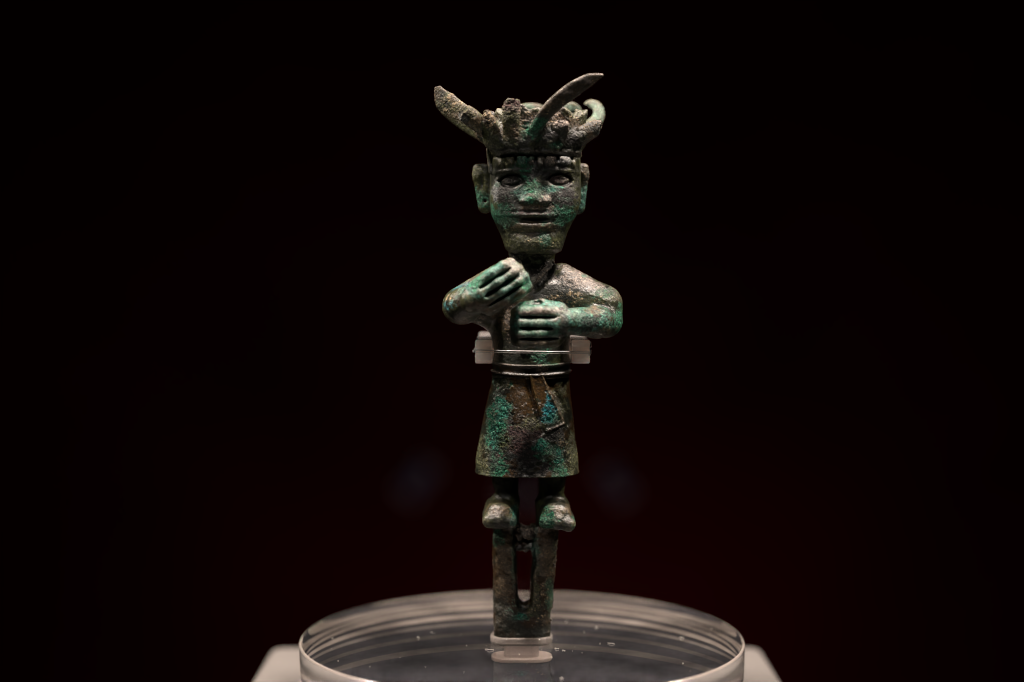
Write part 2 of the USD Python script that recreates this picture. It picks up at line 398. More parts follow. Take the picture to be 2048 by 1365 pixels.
DISC_TOP, DISC_BOT = -8.0, -168.0
PL_TOP = -170.0
FLOOR = PL_TOP - 1.0 / U
WALL_Y = 2.2 / U
def quadbox(lo, hi): return trimesh.creation.box(bounds=np.array([lo, hi], float))
tag(put('floor', quadbox((-4 / U, -4 / U, FLOOR - 200), (4 / U, WALL_Y, FLOOR)), FLOORM, smooth=False), 'dark carpeted museum floor below the white plinth', 'floor', kind='structure')
tag(put('back_wall', quadbox((-4 / U, WALL_Y + 2, FLOOR - 200), (4 / U, WALL_Y + 400, FLOOR + 3.2 / U)), WALL, smooth=False), 'dark maroon wall far behind the bronze figure', 'wall', kind='structure')

plinth = thing('plinth', 'white lacquered square plinth with rounded edges under the clear disc', 'plinth')
put('plinth_body', rounded_slab(rrect(10, 44, 590, 586, 34), FLOOR, PL_TOP, 14, 6), WHITE, plinth, 40)

# distant violet lamps on the wall, far out of focus
def wall_lamp(px, py, w, h, ang, label, glow=None):
    c = un(px, py, WALL_Y - 60)
    t = thing('wall_lamp', label, 'lamp', loc=c)
    R = trimesh.transformations.rotation_matrix(math.radians(ang), [0, 1, 0])
    b = quadbox((-w - 12, 10, -h - 12), (w + 12, 58, h + 12)); b.apply_transform(R); put('lamp_housing', b, LAMPBODY, t, False)
    g = trimesh.creation.icosphere(3, 1.0); g.apply_scale([w, 26, h]); g.apply_transform(R); put('lamp_diffuser', g, glow or LAMPGLOW, t, True)
wall_lamp(834, 962, 80, 190, 38, 'dim violet lamp glowing far behind, left of the skirt')
wall_lamp(1232, 968, 74, 170, -38, 'dim violet lamp glowing far behind, right of the skirt')

wall_lamp(1048, 990, 210, 72, 0, 'wide dim violet light panel glowing far behind the legs', PANELGLOW)

# floor lamp washing the wall red, below the frame
spot('wall_washer', (0.07, 1.78, -0.86), (0.07, 2.2, -0.46), 0.14, 2.1, (1.0, 0.55, 0.5))

# ------------------------------------------------------------------ clear disc with its socket
disc = thing('display_disc', 'thick clear acrylic disc lying on the white plinth', 'display stand')
DX, DY, DR = 20.0, 50.0, 453.0
TX, TY = float(un(1043, 1283)[0]), 0.0
def man(mesh):
    v, f = mesh; return m3.Manifold(m3.Mesh(np.asarray(v, np.float32), np.asarray(f, np.uint32)))
put('disc_body', man(rounded_slab(circle(DX, DY, DR, 240), DISC_BOT, DISC_TOP, 3.5, 4)), ACRYLIC, disc, 35)
# dark round base bonded below the acrylic; pale crescents paint its reflection arcs
base_c = circle(DX, DY, DR - 2, 200)
def reflection_arc(top, low, rad=440.0):
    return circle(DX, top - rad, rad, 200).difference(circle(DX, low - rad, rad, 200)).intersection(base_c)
reflection_arcs = [(base_c.difference(circle(DX, DY - 4, 447, 200)), ARC_PALE), (reflection_arc(482, 448), ARC_PALE), (reflection_arc(409, 368), ARC_PALE), (reflection_arc(332, 302), ARC_DIM), (reflection_arc(238, 206), ARC_FAINT), (reflection_arc(130, 84), ARC_FAINT)]
from shapely.ops import unary_union
taken = None
def slab_of(geom, z0, z1):
    return trimesh.util.concatenate([trimesh.creation.extrude_polygon(g, z1 - z0, engine='earcut').apply_translation([0, 0, z0]) for g in getattr(geom, 'geoms', [geom]) if g.geom_type == 'Polygon' and g.area > 4])
for g, m_ in reflection_arcs:
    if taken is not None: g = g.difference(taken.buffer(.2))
    put('painted_reflection_arc', slab_of(g, PL_TOP + .3, PL_TOP + 4), m_, disc, False)
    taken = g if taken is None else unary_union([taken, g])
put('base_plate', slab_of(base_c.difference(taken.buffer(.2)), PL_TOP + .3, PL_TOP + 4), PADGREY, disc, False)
# satin edges where the rims are bevelled
for ez, up in ((DISC_TOP, 1),):
    pr = np.array([(DR - 4.2, .15), (DR - 2.8, .05), (DR - 0.9, -1.1), (DR + .15, -3.0), (DR - 0.3, -3.0), (DR - 1.6, -1.6), (DR - 3.2, -.6), (DR - 4.2, .15)])
    if ez != DISC_TOP: pr = (pr - [DR, 0]) * [1.0, 4.2 if ez == DISC_BOT else 2.8] + [DR + .12, 0]
    pr[:, 1] = ez + up * pr[:, 1]
    if up < 0: pr = pr[::-1]
    bev = trimesh.creation.revolve(pr, sections=240); bev.apply_translation([DX, DY, 0]); put('bevelled_edge', bev, EDGE if ez == DISC_TOP else WHITEEDGE, disc, 50)
# collar ring that grips the tang
outer = man(rounded_slab(rrect(TX, TY, 63, 42, 36), DISC_TOP + 0.6, 9, 4, 4))
inner = man(rounded_slab(rrect(TX, TY, 57.5, 37, 31), -3, 40, 2.5, 3))
put('socket_collar', outer - inner, COLLARM, disc, 40)

stem = man(rounded_slab(rrect(TX, TY, 35, 22, 15), -140, DISC_TOP - 2, 1.0, 2)) + man(rounded_slab(rrect(TX, TY, 61, 38, 32), -163, -132, 5, 4))
put('socket_stem', stem, STEMMAT, disc, 40)

# ------------------------------------------------------------------ the bronze figure
fig = thing('bronze_figurine', 'small green patinated ancient bronze figure of a standing person with rayed crown, hands at chest', 'figurine')

H = 1.75
body = Clay(un(880, 1085, 0) - [0, 270, 0], un(1252, 285, 0) + [0, 120, 0], H)

# head
YAW = math.radians(5)
HC = (float(un(1070, 400)[0]), -5.0)
head = loft([row(262, 985, 1156, 0, 84, 2.4), row(330, 981, 1160, -4, 86, 2.5), row(395, 980, 1161, -6, 88, 2.45), row(428, 983, 1153, -8, 88, 2.4), row(446, 990, 1143, -10, 85, 2.35),
             row(466, 999, 1133, -14, 78, 2.35), row(488, 1007, 1125, -20, 71, 2.5), row(500, 1011, 1120, -24, 66, 2.4), row(508, 1026, 1106, -26, 52, 2.2)], YAW, HC)
body.add(head, 0)
cyw, syw = math.cos(YAW), math.sin(YAW)
def hp(px, py, Y):
    """a point of the head's own frame (face forward) as the photograph shows it"""
    return un(px, py, Y)
# nose: low bridge, broad worn tip
body.add(bone(hp(1066, 362, -84), hp(1069, 394, -86), 7, 10), 12)
body.add(egg(hp(1069, 401, -88), (18, 11, 11)), 8)
body.add(egg(hp(1050, 403, -90), (10, 10, 8)), 6)
body.add(egg(hp(1090, 402, -90), (10, 10, 8)), 6)
# relief of the face
def P2(px, py, Y=-92):
    p = un(px, py, Y); return p[0], p[2]
def face_relief(X, Y, Z):
    Zs = np.broadcast_to(Z, (X.shape[0], 1, Z.shape[2])); Xs = np.broadcast_to(X, Zs.shape)
    h = np.zeros(Zs.shape, np.float32)
    def bump(px, py, rx, rz, a, p=2.0, ang=0.0):
        x, z = P2(px, py); c, s = math.cos(ang), math.sin(ang)
        dx, dz = (Xs - x) * c + (Zs - z) * s, -(Xs - x) * s + (Zs - z) * c
        return a * np.exp(-((np.abs(dx / rx) ** p) + (np.abs(dz / rz) ** p)))
    for ex, ey, w, hh in ((1022, 361, 22.5, 11), (1121, 359, 22.5, 11.5)):
        h -= bump(ex, ey - 1, 36, 20, 6.5)                      # socket
        x, z = P2(ex, ey)
        r = (w * w + hh * hh) / (2 * hh)
        dx, dz = Xs - x, Zs - z
        da = np.maximum(np.sqrt(dx ** 2 + (dz - (hh - r)) ** 2), np.sqrt(dx ** 2 + (dz + (hh - r)) ** 2)) - r   # almond
        h -= 6.0 * np.exp(-((da + 0.5) / 2.6) ** 2) * np.where(dz > -2, 1.0, 0.75)      # groove round the eyeball
        h += 1.2 * (1 - sst(da, -8, -2))                        # eyeball
        h += 0.8 * np.exp(-((da - 5.5) / 3.4) ** 2)             # lids
    h += bump(1020, 341, 34, 6, 4.2, 2, 0.06) + bump(1122, 340, 34, 6, 4.2, 2, -0.06)   # brows
    h += bump(1010, 394, 26, 22, 2.2) + bump(1126, 394, 26, 22, 2.2)                    # cheeks
    h -= bump(1036, 410, 6, 16, 2.0, 2, 0.5) + bump(1102, 409, 6, 16, 2.0, 2, -0.5)     # folds beside the mouth
    h += bump(1066, 430, 30, 3.4, 2.6, 2.6) + bump(1066, 418.5, 26, 2.6, 1.3, 3)                                           # upper lip
    h += bump(1067, 454, 30, 6.0, 3.0, 2.6)                                           # lower lip
    h -= bump(1070, 441, 26, 4.4, 12, 4.0)                                           # mouth
    h -= bump(1066, 424, 40, 2.5, 1.5)                                                   # under the nose
    h += bump(1068, 486, 36, 12, 3.5)                                                  # chin
    h -= bump(1066, 466, 36, 4, 2.2)
    # scalloped fringe below the crown
    for px, py, w, a in ((999, 325, 6.5, 8), (1019, 323, 8.5, 10), (1044, 323, 9.5, 12), (1063, 321, 5.5, 8), (1081, 324, 8, 9), (1103, 322, 9.5, 11), (1130, 321, 11.5, 12), (1150, 326, 5, 8)):
        h += bump(px, py, w, 9.5, a * .75, 3.4)
    h -= bump(1070, 303, 100, 8, 16, 4)
    front = sst(-(Y - HC[1]), 8, 48)
    return -h * front
body.warp(face_relief, un(960, 512, 0) - [0, 140, 0], un(1182, 285, 0) + [0, 0, 0])
for nx, ny, rz in ((1009, 312, 7), (1031, 313, 9), (1056, 311, 6), (1072, 313, 8), (1091, 311, 6), (1116, 313, 9), (1144, 314, 6)):
    body.cut(egg(un(nx, ny, -84 if 1000 < nx < 1140 else -70), (2.8, 15, rz)), 4)
# ears: tall slabs set back on the head
for sx, top, low, rt, rl in ((-1, un(965, 350, 16), un(971, 413, 16), 20, 14.5), (1, un(1160, 349, 12), un(1156, 416, 12), 18, 13.5)):
    body.add(bone(top, low, rt, rl, ((0, 1, 0), 1.7)), 4)
    body.add(block(top + [sx * 2, 0, 4], (rt - 3, 9.6, 18), 9.4), 5)
    body.cut(egg((top * .62 + low * .38) + [sx * 4, -13, 4], (rt * .32, 6, 22)), 4)
    body.cut(egg((top * .25 + low * .75) + [sx * 2, -13, 2], (rt * .3, 5, 9)), 3)
    body.cut(bone(low + [sx * 1, -30, 10], low + [sx * 1, 6, 10], 3.4, 3.0), 1.5)
# strap down the left temple
body.add(bone(un(977, 300, -30), un(981, 345, -34), 5, 4), 3)

# neck
body.add(loft([row(505, 1016, 1112, 8, 46, 2), row(540, 1020, 1108, 12, 46, 2), row(580, 1005, 1120, 10, 52, 2)]), 8)
# torso (front garment)
body.add(loft([row(545, 1020, 1105, 8, 40, 2.1), row(575, 985, 1142, 4, 58, 2.2), row(610, 978, 1148, 2, 66, 2.3), row(650, 978, 1144, 2, 66, 2.3), row(690, 984, 1139, 2, 62, 2.3), row(755, 984, 1139, 2, 62, 2.3)]), 10)
# right-hand (viewer) shoulder sloping from the collar to the elbow
Ydir = (0, 1, 0)
body.add(bone(un(1124, 554, -8), un(1204, 610, -12), 27, 38, (Ydir, 0.72)), 8)
body.add(bone(un(1100, 580, -30), un(1180, 612, -36), 26, 30), 16)
body.add(bone(un(1204, 610, -12), un(1210, 640, -20), 38, 33), 12)
# forearm to the lower hand
body.add(bone(un(1211, 643, -30), un(1192, 645, -92), 32, 31), 10)
body.add(bone(un(1192, 645, -92), un(1128, 643, -150), 30, 25), 8)
# left (viewer) arm: shoulder, elbow, forearm rising to the upper hand
body.add(bone(un(1002, 560, 0), un(926, 611, -10), 33, 38, (Ydir, 0.8)), 10)
body.add(bone(un(1020, 590, -26), un(960, 610, -30), 28, 30), 16)
body.add(bone(un(918, 614, -20), un(928, 612, -95), 32, 34), 10)
body.add(bone(un(928, 611, -95), un(966, 590, -150), 31, 27), 10)
body.add(bone(un(985, 640, -5), un(960, 628, -40), 22, 20), 14)
# V of the collar: the neck opening cut down to the chest
def collar(X, Y, Z):
    a, b = un(1116, 524, -40), un(1062, 580, -60)
    d = np.array([b[0] - a[0], b[2] - a[2]]); d /= np.linalg.norm(d)
    s = (X - a[0]) * (-d[1]) + (Z - a[2]) * d[0]          # side of the edge line
    t = (X - a[0]) * d[0] + (Z - a[2]) * d[1]
    on = sst(t, -30, -6) * (1 - sst(t, 62, 84)) * sst(-Y, 8, 34)
    return (-5.5 * np.exp(-((s + 7) / 7) ** 4) + 4.5 * np.exp(-((s - 6) / 6) ** 2)) * on
body.warp(collar, un(1000, 610, 0) - [0, 110, 0], un(1150, 500, 0))
body.add(egg(un(1115, 538, -8), (8, 16, 9)), 6)
body.add(egg(un(1107, 524, -4), (3.0, 4, 3.6)), 3)
# folds and scratches of the robe
for a, b, r in (((1038, 697, -61), (1068, 690, -63), 2.0),):
    body.add(bone(un(*a), un(*b), r, r), 5)
# hands: fists round a vanished staff
def fist(T, R, blobs, fingers, grooves, k=7):
    """a closed hand: knuckle mass, finger ridges side by side, and the gaps between them worn deep"""
    for a, b, ra, rb in blobs: body.add(bone(T(*a), T(*b), ra, rb), k)
    for pts, r in fingers:
        for q in range(len(pts) - 1): body.add(bone(T(*pts[q]), T(*pts[q + 1]), r, r), 8)
    for a, b, r in grooves:
        c = (T(*a) + T(*b)) / 2; L = np.linalg.norm(T(*a) - T(*b)) / 2
        body.cut(egg(c, (L + 7, r, 11), frame(T(*b) - T(*a), R[1])), 5.0)
def local(o, R): return lambda i, j, k: np.asarray(o, float) + R[0] * i + R[1] * j + R[2] * k
# lower hand: fingers level, thumb and gripping hole on top
RL = np.array([(-1, 0, 0.0), (0, 0, 1.0), (0, -1.0, 0)])
T1 = local(un(1078, 650, -160), RL)
fist(T1, RL, [((-30, 12, -14), (16, 12, -16), 27, 26), ((-30, -14, -14), (16, -14, -16), 26, 25), ((-46, 6, -8), (-30, 0, -4), 24, 26)],
    [([(-36, 24, -2), (0, 25, 9), (28, 24, 4), (40, 22, -16), (30, 22, -40)], 12.5), ([(-34, 4, 0), (0, 3, 12), (30, 3, 7), (43, 3, -14), (32, 3, -40)], 11.5),
     ([(-34, -15, 0), (0, -17, 12), (30, -17, 7), (43, -16, -14), (32, -16, -40)], 11.5), ([(-30, -32, -2), (0, -35, 8), (28, -34, 3), (40, -31, -16), (30, -31, -38)], 11.5)],
    [((-34, 13.5, 8), (34, 14.5, 13), 3.5), ((-38, -6.5, 8), (36, -7, 15), 4.0), ((-30, -26.5, 8), (32, -27, 13), 3.4)])
body.add(bone(T1(-40, 30, -8), T1(-6, 39, -8), 13, 9), 8)
body.add(bone(T1(-6, 39, -8), T1(32, 33, -12), 10, 11), 6)
body.cut(egg(T1(4, 43, 3), (11, 11, 6)), 4)
# upper hand: fingers fan up to the right
ang = math.radians(27)
RU = frame((math.cos(ang), 0.06, math.sin(ang)), (-math.sin(ang), 0, math.cos(ang)))
if RU[2][1] > 0: RU[2] = -RU[2]
T2 = local(un(996, 568, -160), RU)
fist(T2, RU, [((-38, 2, -14), (20, 6, -16), 25, 25), ((-34, -20, -12), (24, -14, -16), 24, 25), ((-58, -6, -10), (-36, -8, -6), 24, 26), ((10, 4, -14), (32, 0, -16), 23, 19)],
    [([(-34, 17, -2), (0, 21, 8), (24, 23, 4), (38, 22, -12), (30, 20, -36)], 11), ([(-38, -1, 2), (0, 2, 13), (32, 6, 6), (45, 6, -12), (38, 5, -38)], 11.5),
     ([(-34, -20, 2), (0, -17, 12), (34, -13, 6), (48, -12, -12), (40, -12, -38)], 11), ([(-36, -38, -4), (0, -36, 2), (30, -33, 0), (46, -30, -16), (34, -29, -38)], 10.5)],
    [((-32, 8, 9), (28, 14.5, 12), 4.3), ((-38, -11, 10), (42, -3.5, 15), 5.0), ((-30, -29, 8), (32, -23.5, 11), 3.2)])
body.add(bone(T2(-52, 8, -10), T2(-8, 24, -22), 13, 10), 7)

# legs and feet
for sx, xo0, xi0, xo1, xi1 in ((-1, 984, 1037, 972, 1040), (1, 1131, 1077, 1136, 1070)):
    q = lambda py, xo, xi, cy, ry: row(py, min(xo, xi), max(xo, xi), cy, ry, 2.6, 10)
    xm = (xo0 + xo1) / 2
    body.add(loft([q(925, xo0, xi0, 8, 30), q(962, xo0, xi0, 8, 30), q(985, xo0 + sx * -6 if sx < 0 else xo0 - 3, xi0, 8, 32), q(1006, xo1, xi1, 8, 36), q(1024, xo1 + sx * 2, xi1 + sx * 2, 6, 38), q(1052, xo1 + sx * 2, xi1 + sx * 2, 6, 36)]), 4)
def foot(xl, yl, xr, yr, xt, yt, r, rt):
    for px, py, rr, y0, y1 in ((xl, yl, r, 0, -80), (xr, yr, r, 0, -80), (xt - 7, yt, rt, 10, -66), (xt + 8, yt + 1, rt - 1, 10, -66), ((xl + xr) / 2, (yl + yr) / 2 - 2, r + 1, 0, -82)):
        a = un(px, py, -78)
        body.add(bone([a[0], y0, a[2]], [a[0], y1, a[2]], rr, rr), 9)
foot(978.5, 1042, 1020, 1043, 1001, 1030, 14, 21.5)
foot(1092, 1044, 1136.5, 1049, 1112, 1030, 14.5, 22)
V, Fc = body.mesh()
print('body', len(V))
body_stains_and_light = [
    # head
    S(1070, 400, -60, 120, 120, 110, 'dark', .5, .5), S(1030, 480, -80, 44, 26, 60, 'olive', .8, .45), S(1068, 452, -90, 52, 18, 40, 'bronze', .75, .35),
    S(1072, 495, -80, 60, 14, 50, 'olive', .7, .5), S(1090, 478, -90, 16, 16, 30, 'green', .6), S(1005, 430, -50, 34, 26, 80, 'green', .85, .55), S(1120, 425, -60, 36, 30, 70, 'green', .8, .55),
    S(1050, 340, -90, 30, 26, 40, 'green', .85), S(1043, 320, -90, 12, 12, 30, 'teal', .9), S(1066, 375, -95, 16, 22, 40, 'malachite', .8), S(1060, 398, -108, 13, 12, 24, 'malachite', 1.0, .5),
    S(1078, 388, -100, 12, 14, 30, 'mint', .8, .8), S(1092, 400, -95, 16, 14, 30, 'grey', .55, .8), S(1035, 385, -85, 22, 12, 40, 'teal', .5), S(1112, 378, -85, 26, 8, 40, 'teal', .75, .7),
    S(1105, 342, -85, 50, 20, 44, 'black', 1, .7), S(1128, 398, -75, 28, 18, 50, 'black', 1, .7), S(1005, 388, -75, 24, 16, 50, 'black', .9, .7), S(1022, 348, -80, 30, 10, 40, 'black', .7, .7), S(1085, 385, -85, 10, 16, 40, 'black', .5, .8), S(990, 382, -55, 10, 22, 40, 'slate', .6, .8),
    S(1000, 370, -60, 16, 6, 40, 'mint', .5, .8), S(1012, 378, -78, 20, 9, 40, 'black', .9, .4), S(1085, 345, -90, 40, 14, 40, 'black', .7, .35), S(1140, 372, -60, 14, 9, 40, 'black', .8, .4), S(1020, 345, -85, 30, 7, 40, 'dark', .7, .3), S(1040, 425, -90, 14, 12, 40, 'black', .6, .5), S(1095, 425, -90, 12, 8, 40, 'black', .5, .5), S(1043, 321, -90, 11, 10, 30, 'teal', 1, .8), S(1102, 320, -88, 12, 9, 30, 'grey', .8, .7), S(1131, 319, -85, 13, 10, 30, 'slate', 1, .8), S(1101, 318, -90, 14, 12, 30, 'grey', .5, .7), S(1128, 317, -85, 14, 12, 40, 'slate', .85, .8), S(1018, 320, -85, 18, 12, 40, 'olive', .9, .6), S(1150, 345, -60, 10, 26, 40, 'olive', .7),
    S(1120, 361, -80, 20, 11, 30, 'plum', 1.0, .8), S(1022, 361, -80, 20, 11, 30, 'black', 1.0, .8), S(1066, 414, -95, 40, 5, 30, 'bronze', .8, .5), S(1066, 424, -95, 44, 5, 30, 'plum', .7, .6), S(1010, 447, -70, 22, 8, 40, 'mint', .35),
    S(962, 400, 15, 22, 26, 40, 'green', .8, .6), S(958, 345, 15, 18, 18, 40, 'olive', .8), S(966, 425, 15, 14, 10, 30, 'olive', .9), S(1165, 400, 15, 16, 34, 40, 'teal', .6), S(1168, 345, 15, 14, 22, 40, 'bronze', .7),
    # shoulders and torso
    S(1150, 560, -20, 50, 34, 70, 'grey', .75, .45), S(1185, 575, -20, 28, 16, 50, 'grey', .75, .35), S(1222, 600, -10, 26, 24, 50, 'bronze', .8, .6), S(1200, 590, -30, 30, 14, 60, 'green', .5, .7),
    S(1180, 552, 8, 50, 8, 40, 'teal', .5, .7), S(1115, 590, -60, 44, 24, 40, 'dark', .8, .5), S(1238, 640, -30, 14, 40, 70, 'malachite', .7, .7),
    S(1062, 540, -20, 56, 44, 60, 'black', .95, .85), S(1030, 640, -60, 50, 50, 30, 'brown', .7, .4), S(1010, 640, -66, 30, 36, 24, 'bronze', .8, .5), S(1015, 638, -66, 16, 14, 20, 'grey', .7, .6), S(1080, 706, -64, 22, 22, 20, 'green', .7, .8), S(1000, 700, -60, 40, 40, 30, 'dark', .7, .4),  # dark neck patina plus painted chin shade; chest bronze and grey paint in light
    S(925, 560, 0, 40, 24, 34, 'grey', .85, .7), S(960, 545, 0, 34, 20, 34, 'bronze', .8, .6), S(925, 580, -30, 26, 12, 40, 'blue', .55, .7),
    # left forearm
    S(915, 630, -60, 40, 26, 60, 'olive', .75, .5), S(930, 640, -80, 36, 16, 50, 'grey', .6, .4), S(900, 597, -70, 16, 12, 50, 'tan', .8, .7), S(905, 612, -70, 22, 12, 60, 'blue', .8, .7), S(930, 590, -120, 20, 18, 40, 'mint', .75, .6),
    S(945, 605, -130, 20, 20, 40, 'teal', .7, .5), S(925, 605, -125, 12, 14, 40, 'brown', .8, .5),
    # upper hand
    S(1000, 560, -170, 70, 52, 60, 'teal', .8, .45), S(955, 565, -165, 14, 16, 50, 'malachite', .75), S(1035, 538, -180, 28, 22, 40, 'grey', .6, .4), S(1018, 522, -170, 16, 8, 40, 'grey', .7, .35), S(1050, 574, -170, 16, 14, 40, 'malachite', .8), S(985, 610, -160, 50, 14, 40, 'bronze', .8, .4),
    # lower forearm and hand
    S(1180, 640, -110, 60, 44, 60, 'teal', .75, .6), S(1185, 622, -110, 24, 12, 40, 'bronze', .8, .5), S(1172, 645, -120, 26, 20, 40, 'black', .7, .6), S(1215, 645, -70, 24, 30, 50, 'green', .8, .7), S(1200, 668, -90, 50, 12, 50, 'bronze', .75, .4), S(1145, 630, -150, 18, 16, 40, 'mint', .7, .5),
    S(1078, 645, -180, 64, 50, 50, 'teal', .75, .4), S(1085, 624, -185, 44, 9, 40, 'grey', .9, .35), S(1070, 643, -185, 44, 6, 40, 'mint', .8, .35), S(1078, 664, -185, 56, 9, 40, 'green', .8, .4), S(1080, 684, -180, 50, 8, 40, 'bronze', .7, .4), S(1125, 645, -160, 10, 26, 40, 'plum', .6, .5), S(1050, 610, -170, 22, 10, 40, 'green', .7, .4),
    # feet
    S(1000, 1020, -50, 44, 16, 60, 'bronze', .9, .3), S(1122, 1022, -50, 44, 16, 60, 'bronze', .9, .3), S(1000, 1045, -90, 34, 14, 30, 'dark', .9, .3), S(1130, 1045, -90, 30, 14, 30, 'dark', .9, .3), S(972, 1042, -70, 10, 18, 60, 'olive', .9, .5),
    S(1028, 1032, -60, 10, 22, 50, 'teal', .8, .8), S(1094, 1035, -80, 18, 24, 40, 'green', .9, .8), S(1148, 1050, -60, 8, 18, 50, 'green', .7, .6),
    S(1010, 975, 0, 50, 26, 50, 'dark', .8, .4), S(1105, 960, -10, 30, 14, 40, 'olive', .6, .5)]
cast('body', V, Fc, fig, body_stains_and_light, seed=1, crust0=.2, amp=0.6, ridge=lambda V: 0.5 - 0.36 * ((V[:, 2] > un(0, 500)[2]) & (V[:, 2] < un(0, 334)[2])), speck=[
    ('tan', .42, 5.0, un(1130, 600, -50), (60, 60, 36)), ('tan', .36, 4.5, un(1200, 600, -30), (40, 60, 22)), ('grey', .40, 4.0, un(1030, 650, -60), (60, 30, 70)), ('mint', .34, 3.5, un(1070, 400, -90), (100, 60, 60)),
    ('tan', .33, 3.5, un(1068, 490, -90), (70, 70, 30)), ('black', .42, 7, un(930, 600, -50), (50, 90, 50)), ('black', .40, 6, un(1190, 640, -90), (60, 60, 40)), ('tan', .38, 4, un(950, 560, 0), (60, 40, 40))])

# eyeballs are part of the casting but read apart: a worn pupil set in each
# belt
def band(rows_, z0, z1, grow, tilt, name_mesh_h=1.75):
    pass
zt, zb = un(1060, 727)[2], un(1060, 748)[2]
beltc = Clay([un(975, 760)[0], -80, zb - 14], [un(1150, 700)[0], 82, zt + 14], 1.5)
xa, xb = un(986, 735)[0], un(1139, 735)[0]
cx, rx = (xa + xb) / 2, (xb - xa) / 2
def belt_sag(X, Y): return -5.0 * (1 - ((X - cx) / rx) ** 2) * np.where(Y < 0, 1, -.4) + 1.5
def belt_fn(X, Y, Z):
    zc = (zt + zb) / 2 + belt_sag(X, Y) + 3
    ux, uy = np.abs(X - cx) / (rx + 1.5), np.abs(Y - 2) / 64.5
    k = (ux ** 2.4 + uy ** 2.4) ** (1 / 2.4)
    side = (k - 1) * 64
    dz = Z - zc
    hw = (zt - zb) / 2
    ridge = 3.4 * np.exp(-((dz - hw + 1.5) / 2.4) ** 2) + 3.0 * np.exp(-((dz + hw - 1.5) / 2.4) ** 2)
    return np.maximum(np.maximum(side - ridge, -(side + 12)), (np.abs(dz) - hw - 1) * 0.9)
beltc.add((belt_fn, [xa - 12, -78, zb - 12], [xb + 12, 80, zt + 12]), 0)
V, Fc = beltc.mesh()
cast('belt', V, Fc, fig, [S(1085, 735, -66, 18, 16, 30, 'grey', .6, .8), S(1100, 728, -66, 30, 10, 30, 'green', .7, .7), S(1010, 740, -60, 60, 12, 40, 'brown', .5, .3)], base='dark', base2='brown', seed=21, amp=0.35, ridge=.5, ridge_col='grey', crust0=.25)

# skirt
sk = Clay(un(940, 968, 0) - [0, 125, 0], un(1168, 738, 0) + [0, 128, 0], 1.75)
sk.add(loft([row(744, 985, 1138, 2, 62, 2.3), row(765, 983, 1139, 2, 63, 2.3), row(790, 977, 1141, 2, 67, 2.3), row(830, 968, 1146, 2, 74, 2.35), row(880, 959, 1151, 2, 82, 2.4), row(925, 951.5, 1156.5, 2, 90, 2.4), row(944, 951.5, 1157, 2, 92, 2.4)]), 0)
sk.warp(lambda X, Y, Z: -1.2 * np.exp(-((Z - un(1054, 943)[2]) / 4) ** 2) + 0 * X * Y, un(930, 966, 0) - [0, 130, 0], un(1170, 930, 0) + [0, 130, 0])
# hollow under the hem
sk.cut(egg([un(1054, 950)[0], 2, un(1054, 960)[2]], (84, 74, 34)), 3)
# the sash end: a raised tapering flap from belt to a slanted end, and folds beside it
def flap(X, Y, Z):
    pts = [(752, 1058, 1087), (780, 1065, 1098), (805, 1072, 1111), (830, 1080, 1123), (849, 1086, 1131), (862, 1090, 1136)]
    z = np.array([un(1080, p[0], -68)[2] for p in pts])[::-1]
    l = np.array([un(p[1], p[0], -72)[0] for p in pts])[::-1]; r = np.array([un(p[2], p[0], -72)[0] for p in pts])[::-1]
    zz = Z.ravel(); L = np.interp(zz, z, l)[None, None, :]; Rr = np.interp(zz, z, r)[None, None, :]
    end = un(1112, 857, -72)[2] + (X - un(1112, 857, -72)[0]) * 0.36
    inside = sst(X, L - 1.5, L + 1.5) * (1 - sst(X, Rr - 1.5, Rr + 1.5)) * sst(Z, end - 1.5, end + 1.5)
    edge = np.exp(-((X - Rr + 2) / 3.0) ** 2) * sst(Z, end, end + 3) + 1.0 * np.exp(-((X - L - 2) / 3.0) ** 2) * sst(Z, end, end + 3) + 1.3 * np.exp(-((Z - end - 2) / 2.4) ** 2) * sst(X, L, L + 3) * (1 - sst(X, Rr - 1, Rr + 3))
    shadow = np.exp(-((X - Rr - 9) / 7) ** 2) * sst(Z, end - 14, end) * 1.6 + np.exp(-((X - L + 6) / 5) ** 2) * sst(Z, end - 6, end) * 1.3
    return -(4.2 * inside + 2.0 * edge - 2.0 * shadow) * sst(-Y, 15, 40)
sk.warp(flap, un(1050, 880, 0) - [0, 110, 0], un(1160, 745, 0))
# flaked crust: a black scar and crusts
def crusts(X, Y, Z):
    def g(px, py, rx, rz, a):
        p = un(px, py, -85); return a * np.exp(-(np.abs((X - p[0]) / rx) ** 4 + np.abs((Z - p[2]) / rz) ** 4))
    f = g(1058, 925, 22, 26, 2.6) + g(1090, 938, 20, 12, 2.2) + g(1020, 845, 8, 18, 2.0)
    return f * sst(-Y, 20, 50) - sst(-Y, 20, 50) * (g(1000, 840, 24, 44, 1.6) + g(1078, 892, 14, 12, 1.6))
sk.warp(crusts, un(940, 960, 0) - [0, 125, 0], un(1160, 770, 0))
V, Fc = sk.mesh()
sash = [S(px, py, -74 + abs(px - 1090) * .12, 5, 6, 20, 'bronze', 1, .3) for px, py in ((1086, 758), (1090, 766), (1095, 776), (1100, 786), (1106, 796), (1111, 806), (1116, 817), (1121, 828), (1126, 838), (1130, 846))]
sash += [S(px, py, -76, 6, 4, 20, 'grey', .8, .4) for px, py in ((1100, 861), (1108, 858), (1116, 854), (1124, 851), (1131, 848))]
sash = [S(1088, 800, -74, 14, 36, 24, 'brown', 1, .08)] + sash
